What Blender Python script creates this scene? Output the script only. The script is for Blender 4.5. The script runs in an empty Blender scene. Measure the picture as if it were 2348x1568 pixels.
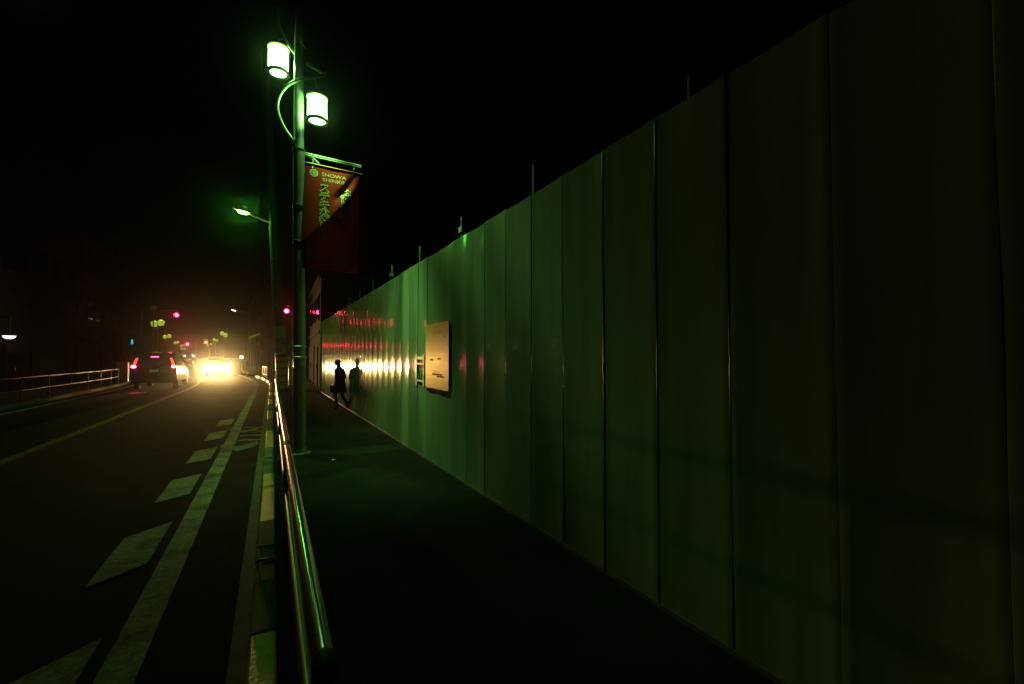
import bpy, bmesh, math, random
from mathutils import Vector, Matrix, noise
R = math.radians
random.seed(7)
scene = bpy.context.scene
COL = scene.collection

# ------------------------------------------------------------------ camera
TH, PT, FPX = R(27.8), R(1.81), 1043.0          # yaw to the right of the street, upward tilt, focal length in layout pixels
CH = 1.53                                        # eye height
cam_d = bpy.data.cameras.new('camera'); cam = bpy.data.objects.new('camera', cam_d); COL.objects.link(cam)
cam.location = (0, 0, CH); cam.rotation_euler = (R(90) + PT, 0, -TH)
cam_d.sensor_width = 36; cam_d.lens = 36 * FPX / 2347.0
cam_d.clip_start = 0.02; cam_d.clip_end = 1500
scene.camera = cam

# ------------------------------------------------------------------ night sky, moon, exposure
w = bpy.data.worlds.new('World'); scene.world = w; w.use_nodes = True
nt = w.node_tree; bg = nt.nodes['Background']
sky = nt.nodes.new('ShaderNodeTexSky'); sky.sky_type = 'NISHITA'; sky.sun_disc = False
sky.sun_elevation = R(1.0); sky.sun_rotation = R(200)
nt.links.new(sky.outputs[0], bg.inputs[0]); bg.inputs[1].default_value = 0.00003
moon_d = bpy.data.lights.new('moon', 'SUN'); moon_d.energy = 0.0006; moon_d.angle = R(0.5)
moon = bpy.data.objects.new('moon', moon_d); COL.objects.link(moon); moon.rotation_euler = (R(60), 0, R(-160))
vs = scene.view_settings
scene.display_settings.display_device = 'sRGB'
vs.view_transform = 'Standard'; vs.look = 'None'; vs.exposure = -0.75; vs.gamma = 1.0; vs.use_curve_mapping = False
cy = scene.cycles
cy.use_denoising = True
try: cy.denoiser = 'OPENIMAGEDENOISE'
except Exception: pass
cy.max_bounces = 6; cy.diffuse_bounces = 2; cy.glossy_bounces = 3; cy.volume_bounces = 0
cy.transmission_bounces = 3; cy.transparent_max_bounces = 6
cy.caustics_reflective = False; cy.caustics_refractive = False
cy.sample_clamp_indirect = 3.0
cy.use_light_tree = True

# strengths of the lamps and of the light added to them
L_LANTERN = 7.0       # frosted glass of the twin lanterns
P_BULB = 120.0         # bare glow of the bulb inside each lantern, W
P_FENCE = 2400.0         # spot added in each lantern, aimed at the fence, W
L_LED = 950.0         # green lamp on the utility pole
P_HEAD = 5200.0       # headlights, W each
HAZE = 0.0014

# ------------------------------------------------------------------ helpers
fwd = Vector((math.sin(TH), math.cos(TH), 0)); rgt = Vector((math.cos(TH), -math.sin(TH), 0)); UP = Vector((0, 0, 1))
cf = fwd * math.cos(PT) + UP * math.sin(PT); cu = -fwd * math.sin(PT) + UP * math.cos(PT)
CAM = Vector((0, 0, CH))
def P(x, y, Z):                                  # measured place at a distance
    return CAM + Z * (cf + (x - 1173.5) / FPX * rgt + (784 - y) / FPX * cu)
def G(x, y, h=0.0):                              # measured place on the ground
    d = P(x, y, 1) - CAM
    return CAM + d * ((h - CH) / d.z)
WA = R(0.7); WN = 2.1                            # fence: turned 0.7 degrees, 2.1 m to the right
def W(s, n, z): return Vector((-s * math.sin(WA) + n * math.cos(WA), s * math.cos(WA) + n * math.sin(WA), z))
# road: straight, bends 7.4 degrees left between 25 and 35 m, straight again
B0, BL, BA = 25.0, 11.0, R(7.4)
def RD(t, d, z=0.0):
    if t <= B0: p, a = Vector((0, t, 0)), 0.0
    else:
        u = min(t - B0, BL); r = BL / BA; a = u / r
        p = Vector((-r * (1 - math.cos(a)), B0 + r * math.sin(a), 0))
        if t > B0 + BL: p += (t - B0 - BL) * Vector((-math.sin(BA), math.cos(BA), 0))
    return p + Vector((math.cos(a) * d, math.sin(a) * d, z))
def RA(t): return max(0.0, min(1.0, (t - B0) / BL)) * BA

OFF = {}
def tag(o, label=None, cat=None, group=None, kind=None):
    if label: o['label'] = label
    if cat: o['category'] = cat
    if group: o['group'] = group
    if kind: o['kind'] = kind
    return o
def empty(name, loc, label, cat, group=None):
    o = bpy.data.objects.new(name, None); COL.objects.link(o); o.location = loc; o.empty_display_size = 0.1
    OFF[o] = Vector(loc); return tag(o, label, cat, group)
def link(name, me, parent=None, origin=None):
    o = bpy.data.objects.new(name, me); COL.objects.link(o)
    if parent is not None:
        o.parent = parent; OFF[o] = OFF[parent]; off = OFF[parent]
    else:
        off = Vector(origin) if origin is not None else Vector((0, 0, 0)); o.location = off; OFF[o] = off
    if off.length > 0: me.transform(Matrix.Translation(-off))
    return o
def copy_tree(o, parent=None):
    c = o.copy(); COL.objects.link(c)
    if parent is not None: c.parent = parent
    for ch in list(o.children): copy_tree(ch, c)
    return c

class MB:
    def __init__(s): s.v, s.f = [], []
    def add(s, vs_, fs): b = len(s.v); s.v += [Vector(v) for v in vs_]; s.f += [tuple(b + i for i in f) for f in fs]; return s
    def box(s, c, size, rz=0.0, M=None):
        c = Vector(c); x, y, z = (k / 2 for k in size)
        m = M or Matrix.Rotation(rz, 3, 'Z')
        vs_ = [c + m @ Vector((a * x, b * y, d * z)) for d in (-1, 1) for a, b in ((-1, -1), (1, -1), (1, 1), (-1, 1))]
        return s.add(vs_, [(3, 2, 1, 0), (4, 5, 6, 7), (0, 1, 5, 4), (1, 2, 6, 5), (2, 3, 7, 6), (3, 0, 4, 7)])
    def quad(s, a, b, c, d): return s.add([a, b, c, d], [(0, 1, 2, 3)])
    def tube(s, pts, r, n=10, caps=True):
        pts = [Vector(p) for p in pts]; rs = r if isinstance(r, (list, tuple)) else [r] * len(pts)
        vs_, fs, ref = [], [], None
        for i, p in enumerate(pts):
            t = (pts[min(i + 1, len(pts) - 1)] - pts[max(i - 1, 0)]).normalized()
            if ref is None: ref = (Vector((0, 0, 1)) if abs(t.z) < .9 else Vector((1, 0, 0)))
            a = (ref - t * ref.dot(t)).normalized(); ref = a; b = t.cross(a)
            for k in range(n):
                q = 2 * math.pi * k / n; vs_.append(p + rs[i] * (a * math.cos(q) + b * math.sin(q)))
        for i in range(len(pts) - 1):
            for k in range(n):
                k2 = (k + 1) % n; fs.append((i * n + k, i * n + k2, (i + 1) * n + k2, (i + 1) * n + k))
        if caps: fs += [tuple(range(n - 1, -1, -1)), tuple((len(pts) - 1) * n + k for k in range(n))]
        return s.add(vs_, fs)
    def lathe(s, c, prof, n=20, M=None):         # prof: (radius, height)
        c = Vector(c); m = M or Matrix.Identity(3); vs_, fs = [], []
        for r, h in prof:
            for k in range(n):
                q = 2 * math.pi * k / n; vs_.append(c + m @ Vector((r * math.cos(q), r * math.sin(q), h)))
        for i in range(len(prof) - 1):
            for k in range(n):
                k2 = (k + 1) % n; fs.append((i * n + k, i * n + k2, (i + 1) * n + k2, (i + 1) * n + k))
        return s.add(vs_, fs)
    def loft(s, rings, caps=True):
        n = len(rings[0]); vs_ = [v for r in rings for v in r]; fs = []
        for i in range(len(rings) - 1):
            for k in range(n):
                k2 = (k + 1) % n; fs.append((i * n + k, i * n + k2, (i + 1) * n + k2, (i + 1) * n + k))
        if caps: fs += [tuple(range(n - 1, -1, -1)), tuple((len(rings) - 1) * n + k for k in range(n))]
        return s.add(vs_, fs)
    def build(s, name, mat, parent=None, origin=None, smooth=False, bevel=0.0, M=None, kind=None, label=None):
        me = bpy.data.meshes.new(name); me.from_pydata([tuple(v) for v in s.v], [], s.f); me.update()
        bm = bmesh.new(); bm.from_mesh(me)
        bmesh.ops.recalc_face_normals(bm, faces=bm.faces)
        if bevel: bmesh.ops.bevel(bm, geom=list(bm.edges), offset=bevel, segments=2, affect='EDGES', profile=.6)
        if smooth:
            for f in bm.faces: f.smooth = True
            for e in bm.edges:
                if len(e.link_faces) == 2 and e.calc_face_angle(0) > R(42): e.smooth = False
        bm.to_mesh(me); bm.free(); me.materials.append(mat)
        if M is not None: me.transform(M)
        o = link(name, me, parent, origin)
        if kind: o['kind'] = kind
        if label: o['label'] = label
        return o

def mat(name, col, rough=.6, metal=0.0, var=.15, scale=8.0, bump=0.0, bscale=60.0, emit=None, estr=0.0, spec=.5, coat=0.0, stretch=None):
    m = bpy.data.materials.new(name); m.use_nodes = True; t = m.node_tree; b = t.nodes['Principled BSDF']
    b.inputs['Roughness'].default_value = rough; b.inputs['Metallic'].default_value = metal
    b.inputs['Specular IOR Level'].default_value = spec; b.inputs['Coat Weight'].default_value = coat
    tc = t.nodes.new('ShaderNodeTexCoord'); mp = t.nodes.new('ShaderNodeMapping'); t.links.new(tc.outputs['Object'], mp.inputs[0])
    if stretch: mp.inputs['Scale'].default_value = stretch
    n = t.nodes.new('ShaderNodeTexNoise'); n.inputs['Scale'].default_value = scale; n.inputs['Detail'].default_value = 6
    t.links.new(mp.outputs[0], n.inputs['Vector'])
    r = t.nodes.new('ShaderNodeValToRGB'); e = r.color_ramp.elements
    e[0].position = .3; e[1].position = .72
    e[0].color = (*[c * (1 - var) for c in col], 1); e[1].color = (*[min(1, c * (1 + var * .6)) for c in col], 1)
    t.links.new(n.outputs['Fac'], r.inputs[0]); t.links.new(r.outputs[0], b.inputs['Base Color'])
    if bump:
        n2 = t.nodes.new('ShaderNodeTexNoise'); n2.inputs['Scale'].default_value = bscale; n2.inputs['Detail'].default_value = 4
        t.links.new(mp.outputs[0], n2.inputs['Vector'])
        bp = t.nodes.new('ShaderNodeBump'); bp.inputs['Strength'].default_value = bump; bp.inputs['Distance'].default_value = .01
        t.links.new(n2.outputs['Fac'], bp.inputs['Height']); t.links.new(bp.outputs[0], b.inputs['Normal'])
    if emit:
        b.inputs['Emission Color'].default_value = (*emit, 1); b.inputs['Emission Strength'].default_value = estr
    return m

ASPH = mat('asphalt', (.02, .02, .021), .95, spec=.05, var=.5, scale=2.5, bump=.22, bscale=180)
WALK = mat('pavement_asphalt', (.013, .013, .013), .9, spec=.12, var=.45, scale=3, bump=.22, bscale=140)
SOIL = mat('ground_soil', (.05, .045, .04), .95, var=.4, scale=.5)
def worn(m, amount=.5):                          # paint rubbed through to the asphalt in patches and specks
    t = m.node_tree; b = t.nodes['Principled BSDF']; src = b.inputs['Base Color'].links[0].from_socket
    tc = t.nodes.new('ShaderNodeTexCoord'); n1 = t.nodes.new('ShaderNodeTexNoise'); n1.inputs['Scale'].default_value = 55; n1.inputs['Detail'].default_value = 8; n1.inputs['Roughness'].default_value = .75
    n2 = t.nodes.new('ShaderNodeTexNoise'); n2.inputs['Scale'].default_value = 3.5; n2.inputs['Detail'].default_value = 5
    t.links.new(tc.outputs['Object'], n1.inputs['Vector']); t.links.new(tc.outputs['Object'], n2.inputs['Vector'])
    ad = t.nodes.new('ShaderNodeMath'); ad.operation = 'ADD'; t.links.new(n1.outputs['Fac'], ad.inputs[0]); t.links.new(n2.outputs['Fac'], ad.inputs[1])
    rp = t.nodes.new('ShaderNodeValToRGB'); rp.color_ramp.elements[0].position = .95 - amount * .1; rp.color_ramp.elements[1].position = 1.17 - amount * .1
    hv = t.nodes.new('ShaderNodeMath'); hv.operation = 'MULTIPLY'; hv.inputs[1].default_value = .5; t.links.new(ad.outputs[0], hv.inputs[0])
    rp.color_ramp.elements[0].position = .47; rp.color_ramp.elements[1].position = .62
    t.links.new(hv.outputs[0], rp.inputs[0])
    mx = t.nodes.new('ShaderNodeMix'); mx.data_type = 'RGBA'; t.links.new(rp.outputs[0], mx.inputs[0]); t.links.new(src, mx.inputs[6]); mx.inputs[7].default_value = (.05, .05, .05, 1)
    t.links.new(mx.outputs[2], b.inputs['Base Color']); return m
PAINT = mat('road_paint', (.42, .42, .39), .8, spec=.2, var=.4, scale=22, bump=.2, bscale=160)
PAINTY = mat('road_paint_yellow', (.42, .17, .02), .8, spec=.2, var=.35, scale=18, bump=.2, bscale=160)
PAINTB = mat('road_paint_blue', (.04, .25, .34), .8, spec=.2, var=.3, scale=18, bump=.2, bscale=160)
for m_ in (PAINT, PAINTY, PAINTB): worn(m_)
CONC = mat('concrete', (.11, .11, .10), .85, var=.35, scale=7, bump=.5, bscale=90)
KERBY = mat('kerb_yellow_paint', (.95, .42, .02), .45, var=.22, scale=16, bump=.5, bscale=70)
STEEL = mat('stainless_steel', (.62, .62, .60), .16, 1.0, var=.12, scale=20)
GALV = mat('galvanised_steel', (.5, .5, .5), .38, .85, var=.2, scale=14)
DARK = mat('black_rubber', (.015, .015, .015), .6)
POLEP = mat('grey_pole_paint', (.34, .36, .34), .32, .2, var=.18, scale=9, coat=.2)
CONCP = mat('concrete_pole', (.05, .05, .047), .6, var=.2, scale=5, bump=.15, bscale=115)
SHEET = mat('ribbed_sheet', (.30, .30, .24), .5, var=.2, scale=20, bump=.8, bscale=170)
YSHEET = mat('yellow_guard', (.42, .34, .04), .3, var=.2, scale=9)
BSHEET = mat('brown_sheet', (.24, .14, .03), .35, var=.2, scale=9)
REDP = mat('red_plate', (.38, .04, .03), .5)
BLKP = mat('black_plate', (.02, .02, .02), .5)
WHT = mat('white_enamel', (.75, .75, .72), .35, var=.1)
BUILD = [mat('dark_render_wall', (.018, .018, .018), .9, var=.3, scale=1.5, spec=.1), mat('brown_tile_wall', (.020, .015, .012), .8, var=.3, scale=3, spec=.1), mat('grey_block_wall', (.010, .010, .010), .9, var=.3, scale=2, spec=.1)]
FRAME = mat('window_frame', (.02, .02, .02), .9, spec=.1)
GLASS = mat('dark_glass', (.01, .012, .014), .08, var=.1)
CARG = mat('car_paint_dark', (.012, .012, .014), .22, .0, coat=.6, var=.08)
CARS = mat('car_paint_silver', (.22, .22, .23), .28, .5, coat=.6, var=.08)
TYRE = mat('tyre', (.02, .02, .02), .85)
CLOTH = mat('dark_coat', (.018, .018, .017), .95, var=.3, scale=30)
TROUS = mat('dark_trousers', (.014, .014, .014), .95, var=.3, scale=30)
SKIN = mat('skin', (.35, .22, .16), .6, var=.08)
CAPM = mat('blue_cap', (.04, .07, .28), .85, var=.2, scale=30)
def glow(name, col, s, direct=False):            # direct: strong enough to light what is around it
    m = mat(name, (.5, .5, .5), .4, var=0, emit=col, estr=s)
    if not direct: m.cycles.emission_sampling = 'NONE'
    return m

# ------------------------------------------------------------------ the ground, road, pavement
MB().quad((-260, -60, -.02), (260, -60, -.02), (260, 420, -.02), (-260, 420, -.02)).build('ground', SOIL, kind='structure')
TS = [-8 + 1.0 * i for i in range(9)] + [1.0 * i for i in range(1, 46)] + [50, 60, 80, 110, 150, 200, 300]
TS = sorted(set(TS))
def ribbon(d0, d1, z, name, m, parent=None, kind=None, ts=TS):
    b = MB(); vs_ = []
    for t in ts: vs_ += [RD(t, d0, z), RD(t, d1, z)]
    b.add(vs_, [(2 * i, 2 * i + 1, 2 * i + 3, 2 * i + 2) for i in range(len(ts) - 1)])
    return b.build(name, m, parent, kind=kind)
road = ribbon(-6.75, -.085, 0.0, 'road', ASPH, kind='structure')
ribbon(-.72, -.55, .0012, 'edge_line', PAINT, road, ts=[t for t in TS if t <= 60])
ribbon(-3.52, -3.36, .0012, 'centre_line', PAINTY, road, ts=[t for t in TS if t <= 110])
ribbon(-6.35, -6.2, .0012, 'edge_line', PAINT, road, ts=[t for t in TS if t <= 60])
gut = ribbon(-.17, -.088, .0012, 'gutter', CONC, kind='structure')
side = ribbon(.045, 9.0, .02, 'pavement', WALK, kind='structure')
ribbon(-9.5, -6.87, .1, 'far_pavement', WALK, kind='structure')

def poly(pts, m, name, parent, z=.0012):
    ps = [G(x, y, z) for x, y in pts]
    return MB().add(ps, [tuple(range(len(ps)))]).build(name, m, parent)
c7 = lambda x, y: (x / 2.3407 * .9388, (1000 + y / 2.3407) * .9388)
d1 = [c7(1153, 365), c7(980, 405), c7(880, 535), c7(1085, 480)]
d2 = [c7(985, 640), c7(715, 730), c7(480, 1020), c7(840, 878)]
poly(d1, PAINT, 'speed_diamond', road); poly(d2, PAINT, 'speed_diamond', road)
g1 = sum((G(*p, .0012) for p in d1), Vector()) / 4; g2 = sum((G(*p, .0012) for p in d2), Vector()) / 4
for k in (1, -1, -2, -3):
    sh = (g2 - g1) * (k if k > 0 else k)
    base = d2 if k > 0 else d1
    MB().add([G(*p, .0012) + Vector((0, sh.y, 0)) for p in base], [(0, 1, 2, 3)]).build('speed_diamond', PAINT, road)
poly([c7(1262, 200), c7(1355, 210), c7(1475, 180), c7(1468, 207), c7(1358, 238), c7(1257, 220)], PAINTB, 'cycle_chevron', road, .0024)
poly([c7(1313, 110), c7(1385, 121), c7(1482, 101), c7(1478, 115), c7(1385, 135), c7(1313, 122)], PAINTB, 'cycle_chevron', road, .0024)
for k in range(4):                               # worn strokes of the cycle symbol further on
    t0 = 9.6 + k * .55
    pts = [RD(t0 + .05 * math.sin(i * 1.3), -.52 + .09 * i, .0012) for i in range(5)]
    b = MB(); vs_ = []
    for p in pts: vs_ += [p, p + Vector((0, .12, 0))]
    b.add(vs_, [(2 * i, 2 * i + 1, 2 * i + 3, 2 * i + 2) for i in range(4)]).build('cycle_symbol_stroke', PAINT, road)
mh = G(315, 901, .004)
man = MB().lathe(mh, [(.0, .006), (.24, .006), (.27, .004), (.31, .004), (.31, -.01)], 28).build('manhole_cover', mat('worn_iron', (.4, .4, .4), .42, 1.0, bump=.25, bscale=30), smooth=True, origin=mh)
tag(man, 'round worn iron manhole cover in the road shining red behind the minivan', 'manhole')

# kerb: blocks of 0.58 m, every second trio painted yellow
kerb = ribbon(-.083, .043, .006, 'kerb', CONC, kind='structure')
KL = .5833
def kblock(z0, painted):
    a, b = z0 + .006, z0 + KL - .006
    j = random.uniform(-.004, .004); h = .15 + random.uniform(-.003, .003); mb = MB()
    rings = []
    for t in (a, b):
        rings.append([RD(t, -.085 + j, .008), RD(t, -.073 + j, h - .012), RD(t, -.064 + j, h), RD(t, .034 + j, h), RD(t, .043 + j, h - .012), RD(t, .044 + j, .008)])
    mb.loft(rings)
    return mb.build('kerb_block', KERBY if painted else CONC, kerb, bevel=.003)
for i in range(-6, 82):
    z0 = 2.64 + i * KL
    kblock(z0, (i % 6) >= 3)
for k in range(-1, 6):                           # little bar across the middle of each bare stretch
    z0 = 3.52 + 3.5 * k
    MB().tube([RD(z0, -.075, .152), RD(z0, -.06, .166), RD(z0, .03, .166), RD(z0, .042, .152)], .012, 8).build('kerb_stud', mat('stud_%d' % k, (.55, .42, .2), .3, .3) if k == -1 else bpy.data.materials['stud_-1'], kerb, smooth=True)
fk = MB()
vs_ = []
for t in TS: vs_ += [RD(t, -6.87, .0), RD(t, -6.87, .12), RD(t, -6.75, .12), RD(t, -6.75, .0)]
fk.add(vs_, [(4 * i + k, 4 * i + k + 1, 4 * i + k + 5, 4 * i + k + 4) for i in range(len(TS) - 1) for k in range(3)]).build('far_kerb', CONC, kind='structure')

# ------------------------------------------------------------------ the white hoarding along the pavement
def panel_mat():
    m = mat('glossy_white_panel', (.32, .33, .30), .14, var=.16, scale=1.6, spec=.6, coat=0.0, stretch=(6, 6, .6))
    t = m.node_tree; b = t.nodes['Principled BSDF']
    tc = t.nodes.new('ShaderNodeTexCoord'); mp = t.nodes.new('ShaderNodeMapping'); mp.inputs['Scale'].default_value = (1, 1, 1)
    n = t.nodes.new('ShaderNodeTexNoise'); n.inputs['Scale'].default_value = 3.2; n.inputs['Detail'].default_value = 5
    t.links.new(tc.outputs['Object'], mp.inputs[0]); t.links.new(mp.outputs[0], n.inputs['Vector'])
    bp = t.nodes.new('ShaderNodeBump'); bp.inputs['Strength'].default_value = .22; bp.inputs['Distance'].default_value = .02
    t.links.new(n.outputs['Fac'], bp.inputs['Height']); t.links.new(bp.outputs[0], b.inputs['Normal'])
    mr = t.nodes.new('ShaderNodeMapRange'); mr.inputs['To Min'].default_value = .08; mr.inputs['To Max'].default_value = .15
    n3 = t.nodes.new('ShaderNodeTexNoise'); n3.inputs['Scale'].default_value = 9; n3.inputs['Detail'].default_value = 6
    t.links.new(tc.outputs['Object'], n3.inputs['Vector']); t.links.new(n3.outputs['Fac'], mr.inputs[0]); t.links.new(mr.outputs[0], b.inputs['Roughness'])
    return m
PANEL = panel_mat()
fence = empty('construction_fence', W(8, WN, .02), 'long tall fence of glossy white steel panels along the dark pavement', 'fence')
PW = .495; S0 = 1.03; FH = 3.0
def panel(k):
    s0 = S0 + k * PW; s1 = s0 + PW
    rnd = random.Random(k * 31 + 5)
    sag = rnd.uniform(.006, .0105); tilt = rnd.uniform(-.0025, .0025); top = FH + rnd.uniform(-.008, .008); tw = rnd.uniform(-.002, .002)
    if k == 11: tilt = .006; tw = .010
    prof = []                                    # (s, depth behind face)
    g = .0002; rr = .0014
    prof.append((s0 + g, .014))
    for q in (0, 30, 60, 90): prof.append((s0 + g + rr * (1 - math.cos(R(q))) , rr * (1 - math.sin(R(q)))))
    for i in range(1, 12): prof.append((s0 + g + rr + (PW - 2 * g - 2 * rr) * i / 12.0, 0))
    for q in (90, 60, 30, 0): prof.append((s1 - g - rr * (1 - math.cos(R(q))), rr * (1 - math.sin(R(q)))))
    prof.append((s1 - g, .014))
    zs = [.05 + (top - .05) * i / 14.0 for i in range(15)]
    vs_, fs = [], []; m = len(prof)
    for z in zs:
        vz = (z / FH - .5) * 2
        for s, dep in prof:
            u = (s - s0) / PW * 2 - 1
            bow = sag * (1 - u * u) + (tilt + tw * vz) * u * .5
            wv = .0016 * noise.noise(Vector((s * 2.2, z * .9, 3.1 + k)))
            vs_.append(W(s, WN + dep + bow + wv, z))
    for i in range(len(zs) - 1):
        for j in range(m - 1): fs.append((i * m + j, i * m + j + 1, (i + 1) * m + j + 1, (i + 1) * m + j))
    # hem folded back at the top
    t0 = (len(zs) - 1) * m; b0 = len(vs_)
    for s, dep in prof: vs_.append(W(s, WN + max(dep, .03) + .005, top - .002))
    for j in range(m - 1): fs.append((t0 + j, t0 + j + 1, b0 + j + 1, b0 + j))
    MB().add(vs_, fs).build('panel', PANEL, fence, smooth=True)
KEND = int((21.2 - S0) / PW)
for k in range(-8, KEND): panel(k)
SE = S0 + KEND * PW
MB().box(W((SE - 3) / 2, WN + .03, .035), (.06, SE + 3, .03), WA).build('base_rail', GALV, fence)
MB().box(W((SE - 3) / 2, WN + .075, 1.0), (.05, SE + 3, .05), WA).box(W((SE - 3) / 2, WN + .075, 2.4), (.05, SE + 3, .05), WA).build('back_rail', GALV, fence)
BEAD = mat('glint_bead_steel', (.6, .58, .52), .2, 1.0)
for k in range(1, 14):  # beads added along the seams to catch headlight glints
    if k != 3: MB().tube([W(S0 + k * PW, WN + .0012, .06), W(S0 + k * PW, WN + .0012, 2.985)], .0026, 10).build('glint_bead', BEAD, fence, smooth=True)
MB().tube([W(S0 + 3 * PW, WN + .0005, .04), W(S0 + 3 * PW, WN + .0005, 2.99)], .0045, 14).build('seam_trim', mat('satin_trim', (.7, .66, .56), .24, 1.0), fence, smooth=True)
MB().box(W(SE + .02, WN + .2, 1.5), (.5, .03, 2.96), WA).build('end_panel', PANEL, fence)
PIPEM = mat('dull_pipe', (.13, .12, .10), .7)  # steel pipe in one darker, duller tone
# scaffold pipes behind the fence
for i, x in enumerate((1575, 1213, 1048, 953, 890, 848, 818, 795)):
    s = 2.1 * (1350.0 / (x - 607) - .5427)
    o = W(s * 1.12, WN + .32, 0.0)
    hgt = (3.36, 3.50, 3.5, 3.5, 3.52, 3.5, 3.48, 3.46)[i]
    p_ = empty('scaffold_pole', o, ['upright scaffold pipe just showing above the fence, nearest of the row', 'upright scaffold pipe above the fence past the tall blank panels', 'upright scaffold pipe above the fence over the green seam glints',
        'upright scaffold pipe above the fence just right of the brightest green panel', 'upright scaffold pipe with a clamp above the brightly lit green panels', 'upright scaffold pipe above the fence left of the clamped pipe',
        'small upright scaffold pipe above the fence, second from its far end', 'small upright scaffold pipe above the far end of the fence'][i], 'scaffold pole', 'scaffold pipes behind the fence')
    MB().tube([o, o + Vector((0, 0, hgt))], .024, 10).build('pipe', PIPEM, p_, smooth=True)
    if i in (4, 2): MB().box(o + Vector((-.02, -.05, 3.3)), (.07, .12, .07)).build('clamp', GALV, p_)
# notice board on the fence
def frame_axes(): return Vector((math.sin(WA), -math.cos(WA), 0)), Vector((0, 0, 1)), Vector((-math.cos(WA), -math.sin(WA), 0))
ex, ez, en = frame_axes()                        # along the fence towards the camera, up, out of the fence
def on_fence(u, z, out): return W(0, WN, 0) + ex * (-u) + ez * z + en * out
sL, sR, zB, zT = 6.50, 5.52, 1.08, 1.99
nb = empty('notice_board', on_fence((sL + sR) / 2, zB, .012), 'square cream notice board fixed on the glossy fence', 'notice board')
NB = mat('cream_board', (.86, .60, .24), .33, .55, spec=1.0, coat=.0, var=.08, scale=3)
INK = mat('black_ink', (.02, .02, .02), .7); FAINT = mat('faded_ink', (.45, .36, .22), .7)
Mf = Matrix((ex, en, ez)).transposed()
def fbox(u0, u1, z0, z1, o0, o1): return MB().box(on_fence((u0 + u1) / 2, (z0 + z1) / 2, (o0 + o1) / 2), (abs(u1 - u0), abs(o1 - o0), abs(z1 - z0)), M=Mf)
BT = R(.6)
rot_ = Matrix.Rotation(BT, 3, 'Z'); bc = on_fence(sL, zB, .006)
ex2, en2 = rot_ @ ex, rot_ @ en
if (ex2.dot(en)) < 0: rot_ = Matrix.Rotation(-BT, 3, 'Z'); ex2, en2 = rot_ @ ex, rot_ @ en
Mf2 = Matrix((ex2, en2, ez)).transposed()
def bbox(u0, u1, z0, z1, o0, o1): return MB().box(bc + ex2 * ((sL - u0 + sL - u1) / 2) + ez * ((z0 + z1) / 2 - zB) + en2 * ((o0 + o1) / 2), (abs(u1 - u0), abs(o1 - o0), abs(z1 - z0)), M=Mf2)
bbox(sL, sR, zB, zT, 0, .012).build('board', NB, nb, bevel=.002)
for z_ in (zB + .1, zT - .1): bbox(sR + .06, sR + .02, z_ - .02, z_ + .02, -.035, -.0005).build('spacer', GALV, nb)
def bd(fx0, fx1, fy0, fy1, m=INK, name='printed_bar'):
    bbox(sL + (sR - sL) * fx0, sL + (sR - sL) * fx1, zT - (zT - zB) * fy0, zT - (zT - zB) * fy1, .0122, .0134).build(name, m, nb)
bd(.21, .35, .545, .568); bd(.55, .68, .53, .553)
for a in (.40, .47, .58): bd(a, a + .018, .725, .752)
bd(.32, .74, .765, .788); bd(.52, .83, .795, .818)
for fy, a, b_ in ((.06, .34, .60), (.115, .32, .72), (.15, .3, .78), (.19, .27, .55)):
    bd(a, b_, fy, fy + .006, FAINT)
for i in range(7): bd(.05, .95, .42 + i * .075, .4215 + i * .075, FAINT, 'ruled_line')
bd(.82, .86, .205, .225)
PALEBAR = mat('pale_bar_steel', (.75, .72, .66), .3, .2)
# frame of pale flat bars left of the notice board
lf = empty('bar_frame', on_fence(6.82, .95, .02), 'small frame of pale bars on the fence left of the notice board', 'latch frame')
for u in (6.62, 6.98): fbox(u - .03, u + .03, 1.08, 1.56, .004, .016).build('upright', PALEBAR, lf, bevel=.006)
fbox(6.65, 6.95, 1.48, 1.53, .004, .013).build('crossbar', PALEBAR, lf, bevel=.005); fbox(6.65, 6.95, 1.40, 1.43, .004, .013).build('crossbar', PALEBAR, lf, bevel=.004)
fbox(6.65, 6.95, 1.14, 1.17, .004, .013).build('crossbar', PALEBAR, lf, bevel=.004)
MB().tube([on_fence(6.75, 1.18, .03), on_fence(6.85, 1.40, .03)], .009, 8).build('brace', STEEL, lf, smooth=True)
MB().tube([on_fence(6.88, 1.18, .03), on_fence(6.76, 1.40, .03)], .009, 8).build('brace', STEEL, lf, smooth=True)

# ------------------------------------------------------------------ guard pipe beside the kerb
def guard_pipe(root, posts, zz=.85, low=.5, r=.0265, m=STEEL, sleeves=True, d=.112, fn=RD, lowm=None):
    for a, b in zip(posts[:-1], posts[1:]):
        MB().tube([fn(a + (.05 if a > 1.5 else 0), d, zz), fn(b - .05, d, zz)], r, 18).build('top_rail', m, root, smooth=True)
        MB().tube([fn(a, d, low), fn(b, d, low)], r * .75, 12).build('lower_rail', lowm or m, root, smooth=True)
    for a in posts:
        MB().tube([fn(a, d, 0.0), fn(a, d, zz - .01)], r * .95, 12).build('post', m, root, smooth=True)
        if sleeves and a > 1.5: MB().tube([fn(a - .07, d, zz), fn(a + .07, d, zz)], r * 1.08, 16).build('sleeve', DARK, root, smooth=True)
gp = empty('guard_rail', RD(8, .112, .02), 'shiny steel pipe guard rail running beside the yellow striped kerb', 'guard rail')
RAILP = mat('dull_rail_paint', (.03, .028, .025), .4, .4)
guard_pipe(gp, [1.12, 3.9, 6.75, 9.45, 12.2, 15.0], lowm=mat('dull_steel', (.3, .3, .28), .3, .8))
MB().tube([RD(1.12, .112, .85), RD(1.07, .112, .85), RD(1.06, .112, .85)], [.027, .027, .018], 16).build('end_cap', DARK, gp, smooth=True)
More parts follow.
